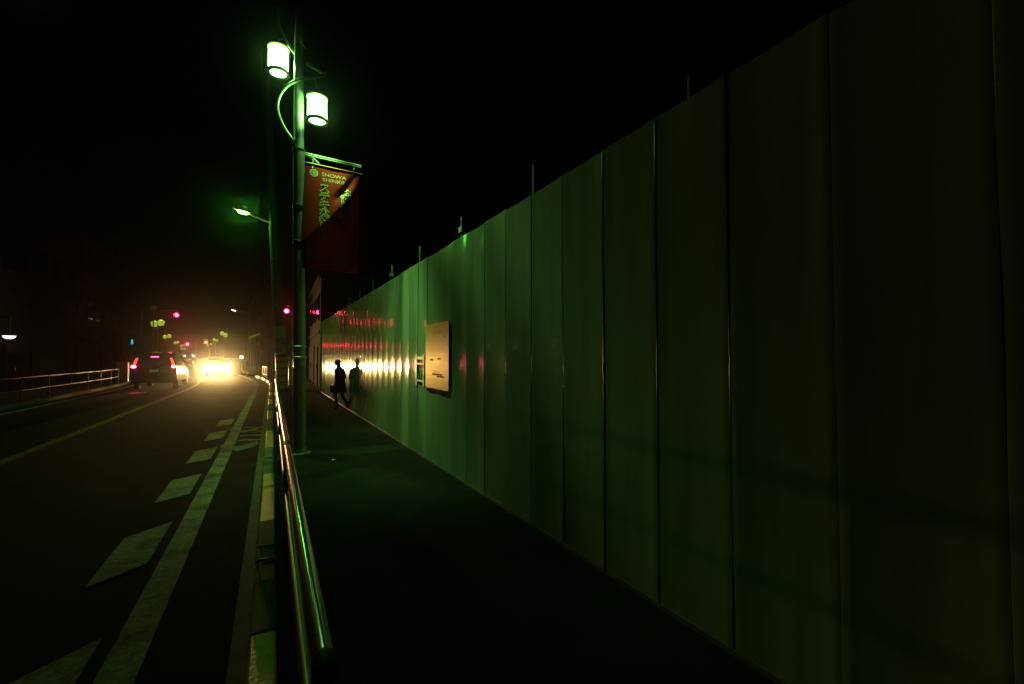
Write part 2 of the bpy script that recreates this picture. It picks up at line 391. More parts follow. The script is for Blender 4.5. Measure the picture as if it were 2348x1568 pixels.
wr = empty('guard_rail', RD(37, .3, 0), 'short white pipe guard rail at the bend beyond the utility pole', 'guard rail')
guard_pipe(wr, [34.5, 35.6, 36.7], zz=.82, low=.3, r=.045, m=WHT, sleeves=False, d=.25)
lr = empty('guard_rail', RD(16, -7.0, 0), 'pale pipe guard rail along the far left pavement', 'guard rail')
guard_pipe(lr, [8.0 + 2.0 * i for i in range(13)], zz=.85, low=.45, r=.024, m=RAILP, sleeves=False, d=-7.0)

# ------------------------------------------------------------------ twin lantern lamp post
LZ = 7.1; PX = LZ / FPX
base = G(690, 1042, .02); base = Vector((.40, 7.81, .02))
top = P(684.5, 28, LZ)
def on_pole(y): # centre of the pole at layout height y
    zz = P(690, y, LZ).z; f = (zz - base.z) / (top.z - base.z); return base.lerp(top, f)
lp = empty('lamp_post', base, 'tall grey lamp post with two glowing lanterns on curved arms', 'lamp post')
MB().tube([base, on_pole(900), on_pole(345)], [.092, .088, .085], 24).build('pole', POLEP, lp, smooth=True)
MB().tube([on_pole(345) - Vector((0, 0, .003)), on_pole(300), on_pole(160), on_pole(90), top], [.074, .073, .068, .058, .04], 20).build('upper_pole', POLEP, lp, smooth=True)
MB().lathe(top, [(.042, -.01), (.044, .02), (.02, .05), (.0, .055)], 14).build('pole_cap', POLEP, lp, smooth=True)
MB().lathe(base, [(.17, 0), (.17, .02), (.11, .03), (.1, .1), (.09, .1)], 20).build('base_flange', GALV, lp, smooth=True)
def arc(pts, n=6):                               # smooth curve through points (Catmull-Rom)
    pts = [Vector(p) for p in pts]; out = []
    q = [pts[0] * 2 - pts[1]] + pts + [pts[-1] * 2 - pts[-2]]
    for i in range(1, len(q) - 2):
        for k in range(n):
            t = k / n; a, b, c, d = q[i - 1], q[i], q[i + 1], q[i + 2]
            out.append(.5 * ((2 * b) + (c - a) * t + (2 * a - 5 * b + 4 * c - d) * t * t + (3 * b - a - 3 * c + d) * t ** 3))
    return out + [pts[-1]]
A1 = [(684, 338, 7.1), (668, 318, 7.02), (648, 287, 6.96), (636, 252, 6.92), (640, 222, 6.9), (658, 197, 6.9), (686, 183, 6.92), (716, 177, 6.98), (744, 172, 7.02)]
MB().tube(arc([P(*a) for a in A1]), .026, 12).build('curved_arm', POLEP, lp, smooth=True)
A2 = [(690, 134, 7.16), (672, 118, 7.2), (655, 92, 7.22), (641, 62, 7.24), (637, 40, 7.24), (638, 17, 7.22)]
MB().tube(arc([P(*a) for a in A2]), .022, 12).build('curved_arm', POLEP, lp, smooth=True)
A3 = [(704, 146, 7.1), (722, 156, 7.06), (746, 169, 7.02)]
MB().tube(arc([P(*a) for a in A3]), .028, 12).build('brace_arm', POLEP, lp, smooth=True)
MB().tube(arc([P(679, 79, 7.05), P(687, 92, 7.0), P(701, 113, 7.0)]), .006, 8).build('stay_wire', GALV, lp, smooth=True)
LANT = glow('lantern_glass', (.42, 1.0, .40), L_LANTERN)
t = LANT.node_tree; mx = t.nodes.new('ShaderNodeMixShader'); tr_ = t.nodes.new('ShaderNodeBsdfTransparent'); mx.inputs[0].default_value = .55
t.links.new(t.nodes['Principled BSDF'].outputs[0], mx.inputs[2]); t.links.new(tr_.outputs[0], mx.inputs[1]); t.links.new(mx.outputs[0], t.nodes['Material Output'].inputs[0])
YRIM = mat('yellow_rim', (.55, .42, .10), .4, .3)
DRIM = mat('dark_rim', (.05, .08, .05), .4, .3)
def lantern(x, yt, yb, Z, hook):
    ct = P(x, yt, Z); cb = P(x - 1, yb, Z); h = ct.z - cb.z; r = 22.0 * Z / FPX * .98
    c = Vector((cb.x, cb.y, cb.z))
    cap = MB().lathe(c, [(.0, h + .06), (r * .5, h + .055), (r * 1.06, h + .012), (r * 1.06, h - .002), (r * .9, h - .004)], 30).build('lantern', DRIM, lp, smooth=True)
    MB().lathe(c, [(r * 1.0, h - .03), (r * 1.075, h - .025), (r * 1.075, h - .005), (r * 1.0, h - .003)], 30).build('upper_rim', YRIM, cap, smooth=True)
    MB().lathe(c, [(r * .965, .02), (r * .965, h - .004)], 30).build('glass_drum', LANT, cap, smooth=True)
    MB().lathe(c, [(0.001, .004), (r * .8, .004)], 30).build('lower_lens', LANT, cap, smooth=True)
    MB().lathe(c, [(r * .8, .0), (r * 1.07, -.012), (r * 1.09, .0), (r * 1.07, .035), (r * .97, .03), (r * .8, .008)], 30).build('lower_rim', DRIM, cap, smooth=True)
    MB().tube(arc([Vector((c.x, c.y, c.z + h + .05)), Vector((c.x, c.y, c.z + h + .12)), hook]), .012, 8).build('hanger', POLEP, cap, smooth=True)
    ld = bpy.data.lights.new('lantern_bulb', 'POINT'); ld.energy = P_BULB; ld.color = (.29, 1.0, .17); ld.shadow_soft_size = .04
    lo = bpy.data.objects.new('lantern_bulb', ld); COL.objects.link(lo); lo.location = c + Vector((0, 0, h * .5))
    ld = bpy.data.lights.new('lantern_fence_spot', 'SPOT'); ld.energy = P_FENCE; ld.color = (.29, 1.0, .17); ld.shadow_soft_size = .04; ld.spot_size = R(112); ld.spot_blend = 1.0
    lo = bpy.data.objects.new('lantern_fence_spot', ld); COL.objects.link(lo); lo.location = c + Vector((0, 0, h * .5 - .01))
    lo.rotation_euler = Vector((.85, -.1, -1)).to_track_quat('-Z', 'Y').to_euler()  # added spot, turned towards the fence
    return cap
lantern(638.5, 108, 169, 7.25, P(655, 88, 7.25))
lantern(727.5, 221, 279, 7.0, P(722, 178, 6.99))
# banner bracket, ties, side pipe, bands, sheets
q0 = on_pole(349); Yb = q0.y - .02
def BN(x, z, out=0.0): return Vector((x, Yb - out, z))
zrod = P(720, 352, 7.1).z
bl = P(828, 389, 7.36)
xr = bl.x; zr = bl.z
MB().tube([BN(q0.x, zr + .16), BN(xr + .02, zr + .115)], .012, 10).build('banner_bracket', POLEP, lp, smooth=True)
MB().tube([BN(q0.x, zr + .13), BN(xr + .02, zr + .09)], .009, 10).build('bracket_rod', POLEP, lp, smooth=True)
MB().tube([BN(q0.x, zr + .2, -.05), BN(q0.x + .2, zr + .12, -.07), BN(q0.x + .29, zr + .06, -.10)], .022, 10).build('bracket_brace', POLEP, lp, smooth=True)
MB().box(BN(q0.x + .2, zr + .06), (.018, .008, .12)).build('hanger_plate', POLEP, lp)
MB().tube(arc([BN(xr - .1, zr + .09), BN(xr - .085, zr + .06), BN(xr - .1, zr + .03), BN(xr - .095, zr + .005)]), .006, 8).build('hook', GALV, lp, smooth=True)
for y in (344, 474, 556):
    c = on_pole(y); MB().tube([c + Vector((math.cos(a) * .091, math.sin(a) * .091, (.012 * math.sin(a * 2)))) for a in [i * math.pi / 10 for i in range(21)]], .007, 6).build('tie_wire', GALV, lp, smooth=True)
    if y > 400: MB().tube([c + Vector((.07, -.06, 0)), c + Vector((.12, -.05, .03)), c + Vector((.15, -.04, .07)), c + Vector((.17, -.03, .02))], .007, 6).build('knot', GALV, lp, smooth=True)
sp = [P(675.5, 633, 7.0), Vector((P(676, 1030, 7.0).x, P(676, 1030, 7.0).y, .02))]
MB().tube(sp, .022, 12).build('side_pipe', POLEP, lp, smooth=True)
for y in (795, 819):
    c = on_pole(y); MB().lathe(c + Vector((-.02, 0, -.012)), [(.122, 0), (.126, .004), (.126, .02), (.122, .024)], 24).build('clamp_band', GALV, lp, smooth=True)
def sleeve_sheet(c0, c1, r, m, name, parent):
    return MB().tube([c0, c1], r, 24, caps=False).build(name, m, parent, smooth=True)
sleeve_sheet(on_pole(700), on_pole(838), .0905, POLEP, 'cover_sheet', lp)
sleeve_sheet(on_pole(842), on_pole(940), .0925, SHEET, 'cover_sheet', lp)

# ------------------------------------------------------------------ the banner
BNX0, BNX1 = q0.x + .075, xr - .01; BW = BNX1 - BNX0; BTOP = zr - .035; BH = P(703, 616, 7.1).z; BH = BTOP - BH
MB_R = (.17, .013, .011)
BANM = mat('dark_red_cloth', MB_R, .9, spec=.03, var=.1, scale=40, bump=.15, bscale=80)
t = BANM.node_tree; mx = t.nodes.new('ShaderNodeMixShader'); trn = t.nodes.new('ShaderNodeBsdfTranslucent'); mx.inputs[0].default_value = .05
trn.inputs[0].default_value = (.5, .03, .025, 1)
t.links.new(t.nodes['Principled BSDF'].outputs[0], mx.inputs[1]); t.links.new(trn.outputs[0], mx.inputs[2]); t.links.new(mx.outputs[0], t.nodes['Material Output'].inputs[0])
def fold(u, v):                                  # u 0..1 across, v 0..1 down; metres out towards the viewer
    ve = .71 * max(0.0, 1.0 - u) ** .75 + .04    # crease running from the top right corner to the left edge
    a = ve - v
    if a > 0:
        h = .088 * (1 - min(1, a / max(.05, ve))) ** .9
        h -= .05 * math.exp(-((a - .13) / .045) ** 2) * max(0, min(1, (.40 - v) * 6)) * max(0, min(1, (u - .45) * 6))
    else: h = .088 * math.exp(a * 5.0)
    return h * min(1.0, ve * 3.2) + .005 * math.sin(u * 9 + v * 4)
def bpt(u, v, out=0.0): return Vector((BNX0 + u * BW, Yb - fold(u, v) - out, BTOP - v * BH - u * .025))
bn = empty('hanging_banner', BN(BNX0 + BW / 2, BTOP - BH), 'dark red shop street banner hanging from the lamp post bracket', 'banner')
NU, NV = 30, 60; vs_ = [bpt(i / NU, j / NV) for j in range(NV + 1) for i in range(NU + 1)]
fs = [(j * (NU + 1) + i, j * (NU + 1) + i + 1, (j + 1) * (NU + 1) + i + 1, (j + 1) * (NU + 1) + i) for j in range(NV) for i in range(NU)]
MB().add(vs_, fs).build('cloth', BANM, bn, smooth=True)
MB().tube([BN(BNX0 - .05, zr + .012), BN(BNX1 + .05, zr - .022)], .011, 10).build('top_rod', mat('red_rod', (.4, .12, .08), .4), bn, smooth=True)
for u in (.15, .88): MB().tube([BN(BNX0 + u * BW, zr - u * .02), BN(BNX0 + u * BW, BTOP + .012 - u * .02), bpt(u, .015, .004)], .004, 6).build('cord', GALV, bn, smooth=True)
LET = mat('pale_green_print', (.28, .28, .11), .6, var=.08)
LETD = mat('gold_print', (.24, .16, .07), .6, var=.08)
def text_mesh(body, size, offset=0.0):
    cu_ = bpy.data.curves.new('t', 'FONT'); cu_.body = body; cu_.size = size; cu_.offset = offset; cu_.align_x = 'CENTER'; cu_.align_y = 'CENTER'
    cu_.resolution_u = 3
    o = bpy.data.objects.new('t', cu_); COL.objects.link(o)
    dg = bpy.context.evaluated_depsgraph_get(); me = bpy.data.meshes.new_from_object(o.evaluated_get(dg))
    bpy.data.objects.remove(o); bpy.data.curves.remove(cu_)
    return me
def print_on_banner(body, u, v, size, m, out, name, offset=0.0, sx=1.0):
    me = text_mesh(body, size, offset)
    bm = bmesh.new(); bm.from_mesh(me)
    bmesh.ops.triangulate(bm, faces=bm.faces)
    bmesh.ops.subdivide_edges(bm, edges=[e for e in bm.edges if e.calc_length() > size * .3], cuts=1)
    for vt in bm.verts:
        vt.co = bpt(u + vt.co.x * sx / BW, v - vt.co.y / BH, out)
    bm.to_mesh(me); bm.free(); me.materials.clear(); me.materials.append(m)
    return link(name, me, bn)
print_on_banner('SHOWA', .53, .060, .085, LETD, .004, 'lettering', sx=1.15)
print_on_banner('SHINKIN', .55, .112, .085, LETD, .004, 'lettering', sx=1.15)
CS = .155
for i, ch in enumerate('ステキな街に！'):
    vv = .205 + i * .082
    print_on_banner(ch, .36, vv, CS, LET, .004, 'lettering', offset=.0075)
    print_on_banner(ch, .36, vv, CS, BANM, .007, 'lettering_fill', offset=-.001)
for i, ch in enumerate('共に創ろう'):
    vv = .205 + i * .082 + .02
    print_on_banner(ch, .74, vv, CS, LET, .004, 'lettering', offset=.0075)
    print_on_banner(ch, .74, vv, CS, BANM, .007, 'lettering_fill', offset=-.001)
print_on_banner('代沢通り共栄会', .5, .86, .075, LETD, .004, 'lettering', offset=.001, sx=1.05)
print_on_banner('昭 和 信 用 金 庫', .5, .925, .075, LETD, .004, 'lettering', offset=.001, sx=.92)
# round emblem: ring with petals and a centre mark
def emblem(u, v, r):
    b = MB()
    def pt(x, z): return bpt(u + x / BW, v - z / BH, .005)
    def ring(r0, r1, n=28, cx=0, cz=0, a0=0, a1=2 * math.pi):
        vv = []
        for k in range(n + 1):
            a = a0 + (a1 - a0) * k / n; vv += [pt(cx + r0 * math.cos(a), cz + r0 * math.sin(a)), pt(cx + r1 * math.cos(a), cz + r1 * math.sin(a))]
        b.add(vv, [(2 * k, 2 * k + 1, 2 * k + 3, 2 * k + 2) for k in range(n)])
    ring(r * .84, r)
    for k in range(10): a = 2 * math.pi * k / 10; ring(r * .08, r * .16, 8, r * .98 * math.cos(a), r * .98 * math.sin(a))
    for sx in (-1, 1):
        ring(r * .26, r * .38, 14, sx * r * .3, r * .22); ring(r * .26, r * .38, 14, sx * r * .3, -r * .24)
    b.quad(pt(-.06 * r, -.7 * r), pt(.06 * r, -.7 * r), pt(.06 * r, .7 * r), pt(-.06 * r, .7 * r))
    return b.build('emblem', LET, bn)
emblem(.17, .062, .058)

# ------------------------------------------------------------------ utility pole with the green lamp
UZ = 14.0; ub = Vector((P(650, 895, UZ).x, P(650, 895, UZ).y, .02)); ut = P(607.5, 120, UZ)
def on_up(y):
    z = P(645, y, UZ).z; return ub.lerp(ut, (z - ub.z) / (ut.z - ub.z))
up_ = empty('utility_pole', ub, 'leaning concrete utility pole with a green street light arm', 'utility pole')
MB().tube([ub, on_up(700), ut], [.15, .14, .115], 22).build('pole', CONCP, up_, smooth=True)
sleeve_sheet(on_up(748), on_up(776), .1475, SHEET, 'posting_guard', up_)
sleeve_sheet(on_up(777), on_up(789), .148, REDP, 'red_plate', up_)
sleeve_sheet(on_up(790), on_up(812), .149, SHEET, 'number_plate', up_)
cc = on_up(803)
for dx in (-.07, .0, .07): MB().box(cc + rgt * dx - fwd * .155 + Vector((0, 0, 0)), (.045, .012, .14), -TH).build('plate_mark', BLKP, up_)
sleeve_sheet(on_up(818), on_up(890), .153, YSHEET, 'striped_wrap', up_)
for k in range(4): MB().tube([on_up(826 + 16 * k), on_up(831 + 16 * k)], .1545, 22, caps=False).build('wrap_stripe', BSHEET, up_, smooth=True)
for y in (700, 688, 566, 596): MB().tube([on_up(y) - fwd * .13 + rgt * .02, on_up(y) - fwd * .20 + rgt * .02], .012, 8).build('step_bolt', GALV, up_, smooth=True)
MB().tube([on_up(520) - rgt * .13 - fwd * .03, on_up(860) - rgt * .13 - fwd * .03], .02, 10).build('cable_duct', GALV, up_, smooth=True)
hd = P(556, 485, UZ)
MB().tube(arc([on_up(540), on_up(540) - rgt * .12 + Vector((0, 0, .35)), P(600, 502, UZ), P(572, 491, UZ)]), .025, 10).build('lamp_arm', GALV, up_, smooth=True)
hm = MB().loft([[hd + rgt * a + Vector((0, 0, -a * .28)) + fwd * b_ * .13 + Vector((0, 0, c_)) for b_, c_ in ((-1, 0), (-.8, .07), (.8, .07), (1, 0))] for a in (-.24, -.1, .12, .3)]).build('lamp_head', GALV, up_, bevel=.01)
LEDM = glow('green_lamp_lens', (.10, 1.0, .04), L_LED, True)
dirx = (rgt + Vector((0, 0, -.28))).normalized()
rg = []
b = MB(); nL = 16
ring = [hd + Vector((0, 0, -.02)) + dirx * (.15 * math.cos(2 * math.pi * k / nL)) + fwd * (.08 * math.sin(2 * math.pi * k / nL)) for k in range(nL)]
ring2 = [hd + Vector((0, 0, -.06)) + dirx * (.11 * math.cos(2 * math.pi * k / nL)) + fwd * (.055 * math.sin(2 * math.pi * k / nL)) for k in range(nL)]
b.loft([ring, ring2]).build('lamp_lens', LEDM, hm, smooth=True)
# yellow guarded post between the poles
yb = Vector((P(668, 887, 22).x, P(668, 887, 22).y, .02))
yp = empty('bollard', yb, 'dull yellow cylindrical post standing between the utility pole and the lamp post', 'bollard')
MB().lathe(yb, [(.14, 0), (.14, 1.25), (.12, 1.29), (.0, 1.30)], 20).build('tube', YSHEET, yp, smooth=True)
MB().lathe(yb, [(.145, .02), (.146, .12), (.141, .12)], 20).build('dark_band', BLKP, yp, smooth=True)

# overhead cables
for i in range(4):
    a = P(562 + 11 * i, 700 - 3 * i, 52); c = on_up(300 + 30 * i)
    pts = []
    for k in range(13):
        t = k / 12; p = a.lerp(c, t); p.z -= .9 * (1 - (2 * t - 1) ** 2); pts.append(p)
    tag(MB().tube(pts, .009, 6).build('overhead_cable', mat('cable_rubber%d' % i, (.01, .01, .01), 1.0, spec=0.0), origin=pts[0], smooth=True), ['lowest', 'second lowest', 'second highest', 'highest'][i] + ' dark overhead cable running from the utility pole down the street', 'cable', 'overhead cables')

# ------------------------------------------------------------------ person by the fence
ps = 13.7; pb = W(ps, WN - .21, .02)
pr = empty('person', pb, 'person in a long dark coat and blue cap walking close to the fence', 'person')
def pp(x, y, z):                                 # x: to the side, y: walking direction (along the fence, away), z up
    x, y, z = x * .95, y * .95, z * .95
    return pb + Vector((math.cos(WA + .9), math.sin(WA + .9), 0)) * x + Vector((-math.sin(WA + .9), math.cos(WA + .9), 0)) * y + Vector((0, 0, z))
def skin_mesh(name, verts, edges, radii, mtl, parent, root=0, sub=2):
    me = bpy.data.meshes.new(name); me.from_pydata([tuple(v) for v in verts], edges, []); o = bpy.data.objects.new('sk', me); COL.objects.link(o)
    o.modifiers.new('s', 'SKIN'); 
    for i, r_ in enumerate(radii):
        sv = me.skin_vertices[0].data[i]; sv.radius = (r_, r_) if not isinstance(r_, tuple) else r_; sv.use_root = (i == root)
    md = o.modifiers.new('u', 'SUBSURF'); md.levels = sub; md.render_levels = sub
    dg = bpy.context.evaluated_depsgraph_get(); m2 = bpy.data.meshes.new_from_object(o.evaluated_get(dg)); bpy.data.objects.remove(o)
    for p_ in m2.polygons: p_.use_smooth = True
    m2.materials.clear(); m2.materials.append(mtl)
    return link(name, m2, parent)
J = {'pel': (0, 0, .80), 'spi': (0, .02, 1.0), 'che': (0, .04, 1.15), 'nec': (0, .05, 1.27), 'hea': (0, .08, 1.36), 'cro': (0, .08, 1.45),
     'hl': (-.08, 0, .76), 'kl': (-.085, .12, .44), 'al': (-.085, .02, .09), 'tl': (-.085, .14, .04),
     'hr': (.08, 0, .76), 'kr': (.085, -.02, .42), 'ar': (.085, -.22, .13), 'tr': (.085, -.14, .05),
     'sl': (-.16, .04, 1.2), 'el': (-.2, -.06, .97), 'wl': (-.2, .0, .77), 'sr': (.16, .04, 1.2), 'er': (.2, -.02, .96), 'wr': (.2, .1, .79)}
RADI = {'pel': .11, 'spi': .10, 'che': .115, 'nec': .05, 'hea': .082, 'cro': .065, 'hl': .075, 'kl': .052, 'al': .036, 'tl': .034, 'hr': .075, 'kr': .052, 'ar': .036, 'tr': .034,
        'sl': .05, 'el': .037, 'wl': .025, 'sr': .05, 'er': .037, 'wr': .025}
vs_ = [pp(*J[k]) for k in J]; ks = list(J); rd = [RADI[k] for k in ks]
E = [('pel', 'spi'), ('spi', 'che'), ('che', 'nec'), ('nec', 'hea'), ('hea', 'cro'), ('pel', 'hl'), ('hl', 'kl'), ('kl', 'al'), ('al', 'tl'), ('pel', 'hr'), ('hr', 'kr'), ('kr', 'ar'), ('ar', 'tr'), ('che', 'sl'), ('sl', 'el'), ('el', 'wl'), ('che', 'sr'), ('sr', 'er'), ('er', 'wr')]
es = [(ks.index(a), ks.index(b_)) for a, b_ in E]
def addv(p_, r_, frm): vs_.append(pp(*p_)); rd.append(r_); es.append((frm, len(vs_) - 1)); return len(vs_) - 1
for sd, key in ((-1, 'wl'), (1, 'wr')):          # palm and five fingers
    wx, wy, wz = J[key]; pm = addv((wx, wy + .015, wz - .055), .024, ks.index(key))
    for f in range(4):
        a = addv((wx, wy - .018 + f * .017, wz - .10), .0095, pm); addv((wx - sd * .012, wy - .016 + f * .017, wz - .135 - (.01 if f in (1, 2) else 0)), .008, a)
    a = addv((wx - sd * .015, wy + .045, wz - .07), .0105, pm); addv((wx - sd * .02, wy + .055, wz - .10), .009, a)
body = skin_mesh('body', vs_, es, rd, TROUS, pr, 0, 2)
def oval(cx, cy, z, rx, ry, n=18): return [pp(cx + rx * math.cos(2 * math.pi * k / n), cy + ry * math.sin(2 * math.pi * k / n), z) for k in range(n)]
MB().loft([oval(0, 0, .52, .20, .19), oval(0, .005, .7, .18, .165), oval(0, .01, .88, .165, .14), oval(0, .02, 1.05, .17, .135), oval(0, .04, 1.18, .175, .12), oval(0, .045, 1.245, .12, .09), oval(0, .05, 1.29, .065, .065)]).build('coat', CLOTH, pr, smooth=True)
for s_ in ('l', 'r'): MB().tube([pp(*J['s' + s_]), pp(*J['e' + s_]), pp(*J['w' + s_])], [.072, .058, .045], 12).build('sleeve', CLOTH, pr, smooth=True)
hc = (0, .085, 1.385)
MB().loft([oval(hc[0], hc[1] - .0, hc[2] + .0, .085, .098), oval(hc[0], hc[1], hc[2] + .05, .083, .094), oval(hc[0], hc[1] - .005, hc[2] + .09, .065, .073), oval(hc[0], hc[1] - .005, hc[2] + .112, .03, .035)]).build('cap', CAPM, pr, smooth=True)
MB().loft([oval(0, hc[1] + .1, hc[2] + .012, .065, .07), oval(0, hc[1] + .1, hc[2] + .02, .06, .065)]).build('cap_peak', CAPM, pr)
MB().loft([oval(0, hc[1] + .03, hc[2] - .07, .06, .065), oval(0, hc[1] + .03, hc[2] - .02, .073, .075), oval(0, hc[1] + .02, hc[2] + .015, .075, .08)]).build('face', SKIN, pr, smooth=True)
MB().loft([oval(0, hc[1] + .105, hc[2] - .045, .014, .014, 8), oval(0, hc[1] + .10, hc[2] - .01, .008, .01, 8)]).build('nose', SKIN, pr, smooth=True)
for sx in (-1, 1):
    MB().loft([oval(sx * .03, hc[1] + .098, hc[2] - .012, .01, .005, 8), oval(sx * .03, hc[1] + .098, hc[2] - .003, .01, .005, 8)]).build('eye', BLKP, pr)
    MB().loft([oval(sx * .08, hc[1], hc[2] - .045, .012, .02, 8), oval(sx * .083, hc[1], hc[2] - .002, .012, .022, 8)]).build('ear', SKIN, pr)
bg_ = empty('shoulder_bag', pp(-.24, .02, .55), 'dark bag held by the person walking along the fence', 'bag')
MB().box(pp(-.25, .02, .63), (.07, .26, .2), WA + .9).build('bag_body', BLKP, bg_, bevel=.015)
MB().tube(arc([pp(-.25, -.06, .72), pp(-.24, -.02, .76), pp(-.24, .05, .76), pp(-.25, .09, .72)]), .008, 8).build('handle', BLKP, bg_, smooth=True)

# ------------------------------------------------------------------ vehicles
def rrect(x, zc0, zc1, hw0, hw1, M):             # cross-section at length x
    r = .12; pts = []
    for sx, zz, hw, a0 in ((1, zc0, hw0, -90), (1, zc1, hw1, 0), (-1, zc1, hw1, 90), (-1, zc0, hw0, 180)):
        for q in (0, 30, 60, 90):
            a = R(a0 + q); cx_ = sx * (hw - r); cz = zz + (r if zz == zc0 else -r)
            pts.append(M @ Vector((cx_ + r * math.cos(a), x, cz + r * math.sin(a))))
    return pts
RIM = mat('wheel_rim', (.3, .3, .3), .35, .8)
def vehicle_common(root, M, st, wb, hw, paint):
    body = MB().loft([rrect(*s, M) for s in st]).build('body', paint, root, smooth=True)
    for sx in (-1, 1):
        for yy in wb:
            c = M @ Vector((sx * (hw - .1), yy, .3))
            rot = M.to_3x3() @ Matrix.Rotation(R(90) * sx, 3, 'Y')
            wl = MB().lathe(c, [(.18, -.1), (.29, -.1), (.31, -.07), (.31, .07), (.29, .1), (.18, .1)], 22, rot).build('wheel', TYRE, root, smooth=True)
            MB().lathe(c, [(.0, .105), (.05, .108), (.18, .1), (.18, .06)], 22, rot).build('rim', RIM, wl, smooth=True)
    return body
MINI = (P(353, 850, 21.0)); mz = Vector((MINI.x, MINI.y, 0)); 
mv = empty('minivan', mz, 'dark minivan driving away on the left lane with red tail lights lit', 'minivan')
Mm = Matrix.Translation(mz) @ Matrix.Rotation(R(1.0), 4, 'Z')
vehicle_common(mv, Mm, [(.0, .35, 1.0, .80, .80), (.06, .30, 1.25, .85, .84), (.22, .28, 1.68, .86, .72), (1.2, .28, 1.76, .86, .70), (2.6, .28, 1.72, .86, .70), (3.3, .28, 1.35, .86, .78), (3.5, .3, 1.12, .86, .8), (4.3, .32, .95, .82, .76), (4.45, .4, .8, .75, .7)], (.85, 3.6), .84, CARG)
TAILH = glow('tail_lamp_hot', (1.0, .035, .16), 150.0, True); TAILO = glow('tail_lamp_strip', (1.0, .09, .01), 2.6); BRK = glow('brake_lamp', (1.0, .04, .18), 16.0, True)
def tl(lst, nm, m, par, th=.03):
    vs_ = [Mm @ Vector(p) for p in lst]; n = len(vs_); back = [Mm @ (Vector(p) + Vector((0, th, 0))) for p in lst]
    return MB().loft([vs_, back]).build(nm, m, par)
for sx in (-1, 1):
    t_ = tl([(sx * .66, -.035, 1.46), (sx * .59, -.035, 1.46), (sx * .68, -.045, 1.14), (sx * .77, -.045, 1.14)], 'tail_light', TAILO, mv, .12)
    c = Mm @ Vector((sx * .745, -.05, 1.06))
    MB().lathe(c, [(.0, .03), (.05, .025), (.07, .0), (.07, -.04)], 18, Mm.to_3x3() @ Matrix.Rotation(R(90), 3, 'X') @ Matrix.Diagonal((1.25, .7, 1))).build('stop_lamp', TAILH, t_, smooth=True)
tl([(-.14, .1, 1.53), (.14, .1, 1.53), (.14, .1, 1.49), (-.14, .1, 1.49)], 'brake_light', BRK, mv, .05)
tl([(-.6, .02, 1.44), (.6, .02, 1.44), (.66, -.02, 1.12), (-.66, -.02, 1.12)], 'rear_window', GLASS, mv, .15)
tl([(-.17, -.03, .93), (.17, -.03, .93), (.17, -.03, .80), (-.17, -.03, .80)], 'number_plate', glow('glowing_number_plate', (.25, .8, .45), .05), mv, .02)  # green reflection on the plate put in as faint emission
tl([(-.82, -.08, .62), (.82, -.08, .62), (.82, -.08, .36), (-.82, -.08, .36)], 'bumper', CARG, mv, .2)
MB().tube([Mm @ Vector((.1, -.02, 1.15)), Mm @ Vector((.35, -.0, 1.3))], .012, 6).build('wiper', BLKP, mv)
for sx in (-1, 1): MB().box(Mm @ Vector((sx * .96, 3.0, 1.15)), (.16, .08, .16)).build('door_mirror', CARG, mv, bevel=.02)

KC = P(495, 846, 35.0); kz = Vector((KC.x, KC.y, 0)); ka = math.atan2(kz.x - 0.2, -(kz.y - 0.0))
kc = empty('parked_car', kz, 'oncoming small car with two blazing headlights near the road bend', 'car'); kc.name = 'oncoming_car'
Mk = Matrix.Translation(kz) @ Matrix.Rotation(RA(42) * .9, 4, 'Z')      # local +y runs away from the viewer: front is y=0
vehicle_common(kc, Mk, [(.0, .3, .68, .62, .6), (.08, .26, .82, .70, .66), (.7, .24, .95, .73, .68), (.95, .24, 1.0, .73, .66), (1.5, .24, 1.48, .73, .58), (2.9, .24, 1.5, .73, .58), (3.25, .26, 1.3, .72, .62), (3.38, .35, .8, .68, .65)], (.6, 2.8), .73, CARS)
HEADM = glow('headlight_lens', (1.0, .8, .5), 2500.0)
Mm_keep = Mm; Mm = Mk
for sx in (-1, 1):
    c = Mk @ Vector((sx * .56, -.005, .58))
    h_ = MB().lathe(c, [(.0, .012), (.05, .008), (.07, .0), (.072, -.02)], 18, Mk.to_3x3() @ Matrix.Rotation(R(90), 3, 'X') @ Matrix.Diagonal((1.2, .9, 1))).build('headlight', HEADM, kc, smooth=True)
    MB().lathe(c, [(.076, -.05), (.08, .07), (.098, .075), (.1, -.05)], 18, Mk.to_3x3() @ Matrix.Rotation(R(90), 3, 'X') @ Matrix.Diagonal((1.2, .9, 1))).build('headlight_rim', STEEL, h_, smooth=True)
    ld = bpy.data.lights.new('headlight_beam', 'SPOT'); ld.energy = P_HEAD; ld.color = (1.0, .60, .19); ld.spot_size = R(66); ld.spot_blend = 1.0; ld.shadow_soft_size = .12
    lo = bpy.data.objects.new('headlight_beam', ld); COL.objects.link(lo)
    lo.location = Mk @ Vector((sx * .56, -.22, .58)); lo.rotation_euler = (R(95), 0, R(180) + R(8))
tl([(-.34, -.02, .66), (.34, -.02, .66), (.34, -.02, .5), (-.34, -.02, .5)], 'grille', BLKP, kc, .05)
tl([(-.17, -.04, .46), (.17, -.04, .46), (.17, -.04, .34), (-.17, -.04, .34)], 'number_plate', WHT, kc, .03)
tl([(-.56, 1.0, 1.0), (.56, 1.0, 1.0), (.5, 1.4, 1.42), (-.5, 1.4, 1.42)], 'windscreen', GLASS, kc, .03)
for sx in (-1, 1): MB().box(Mk @ Vector((sx * .82, 1.1, .98)), (.14, .08, .12)).build('door_mirror', CARS, kc, bevel=.02)
Mm = Mm_keep
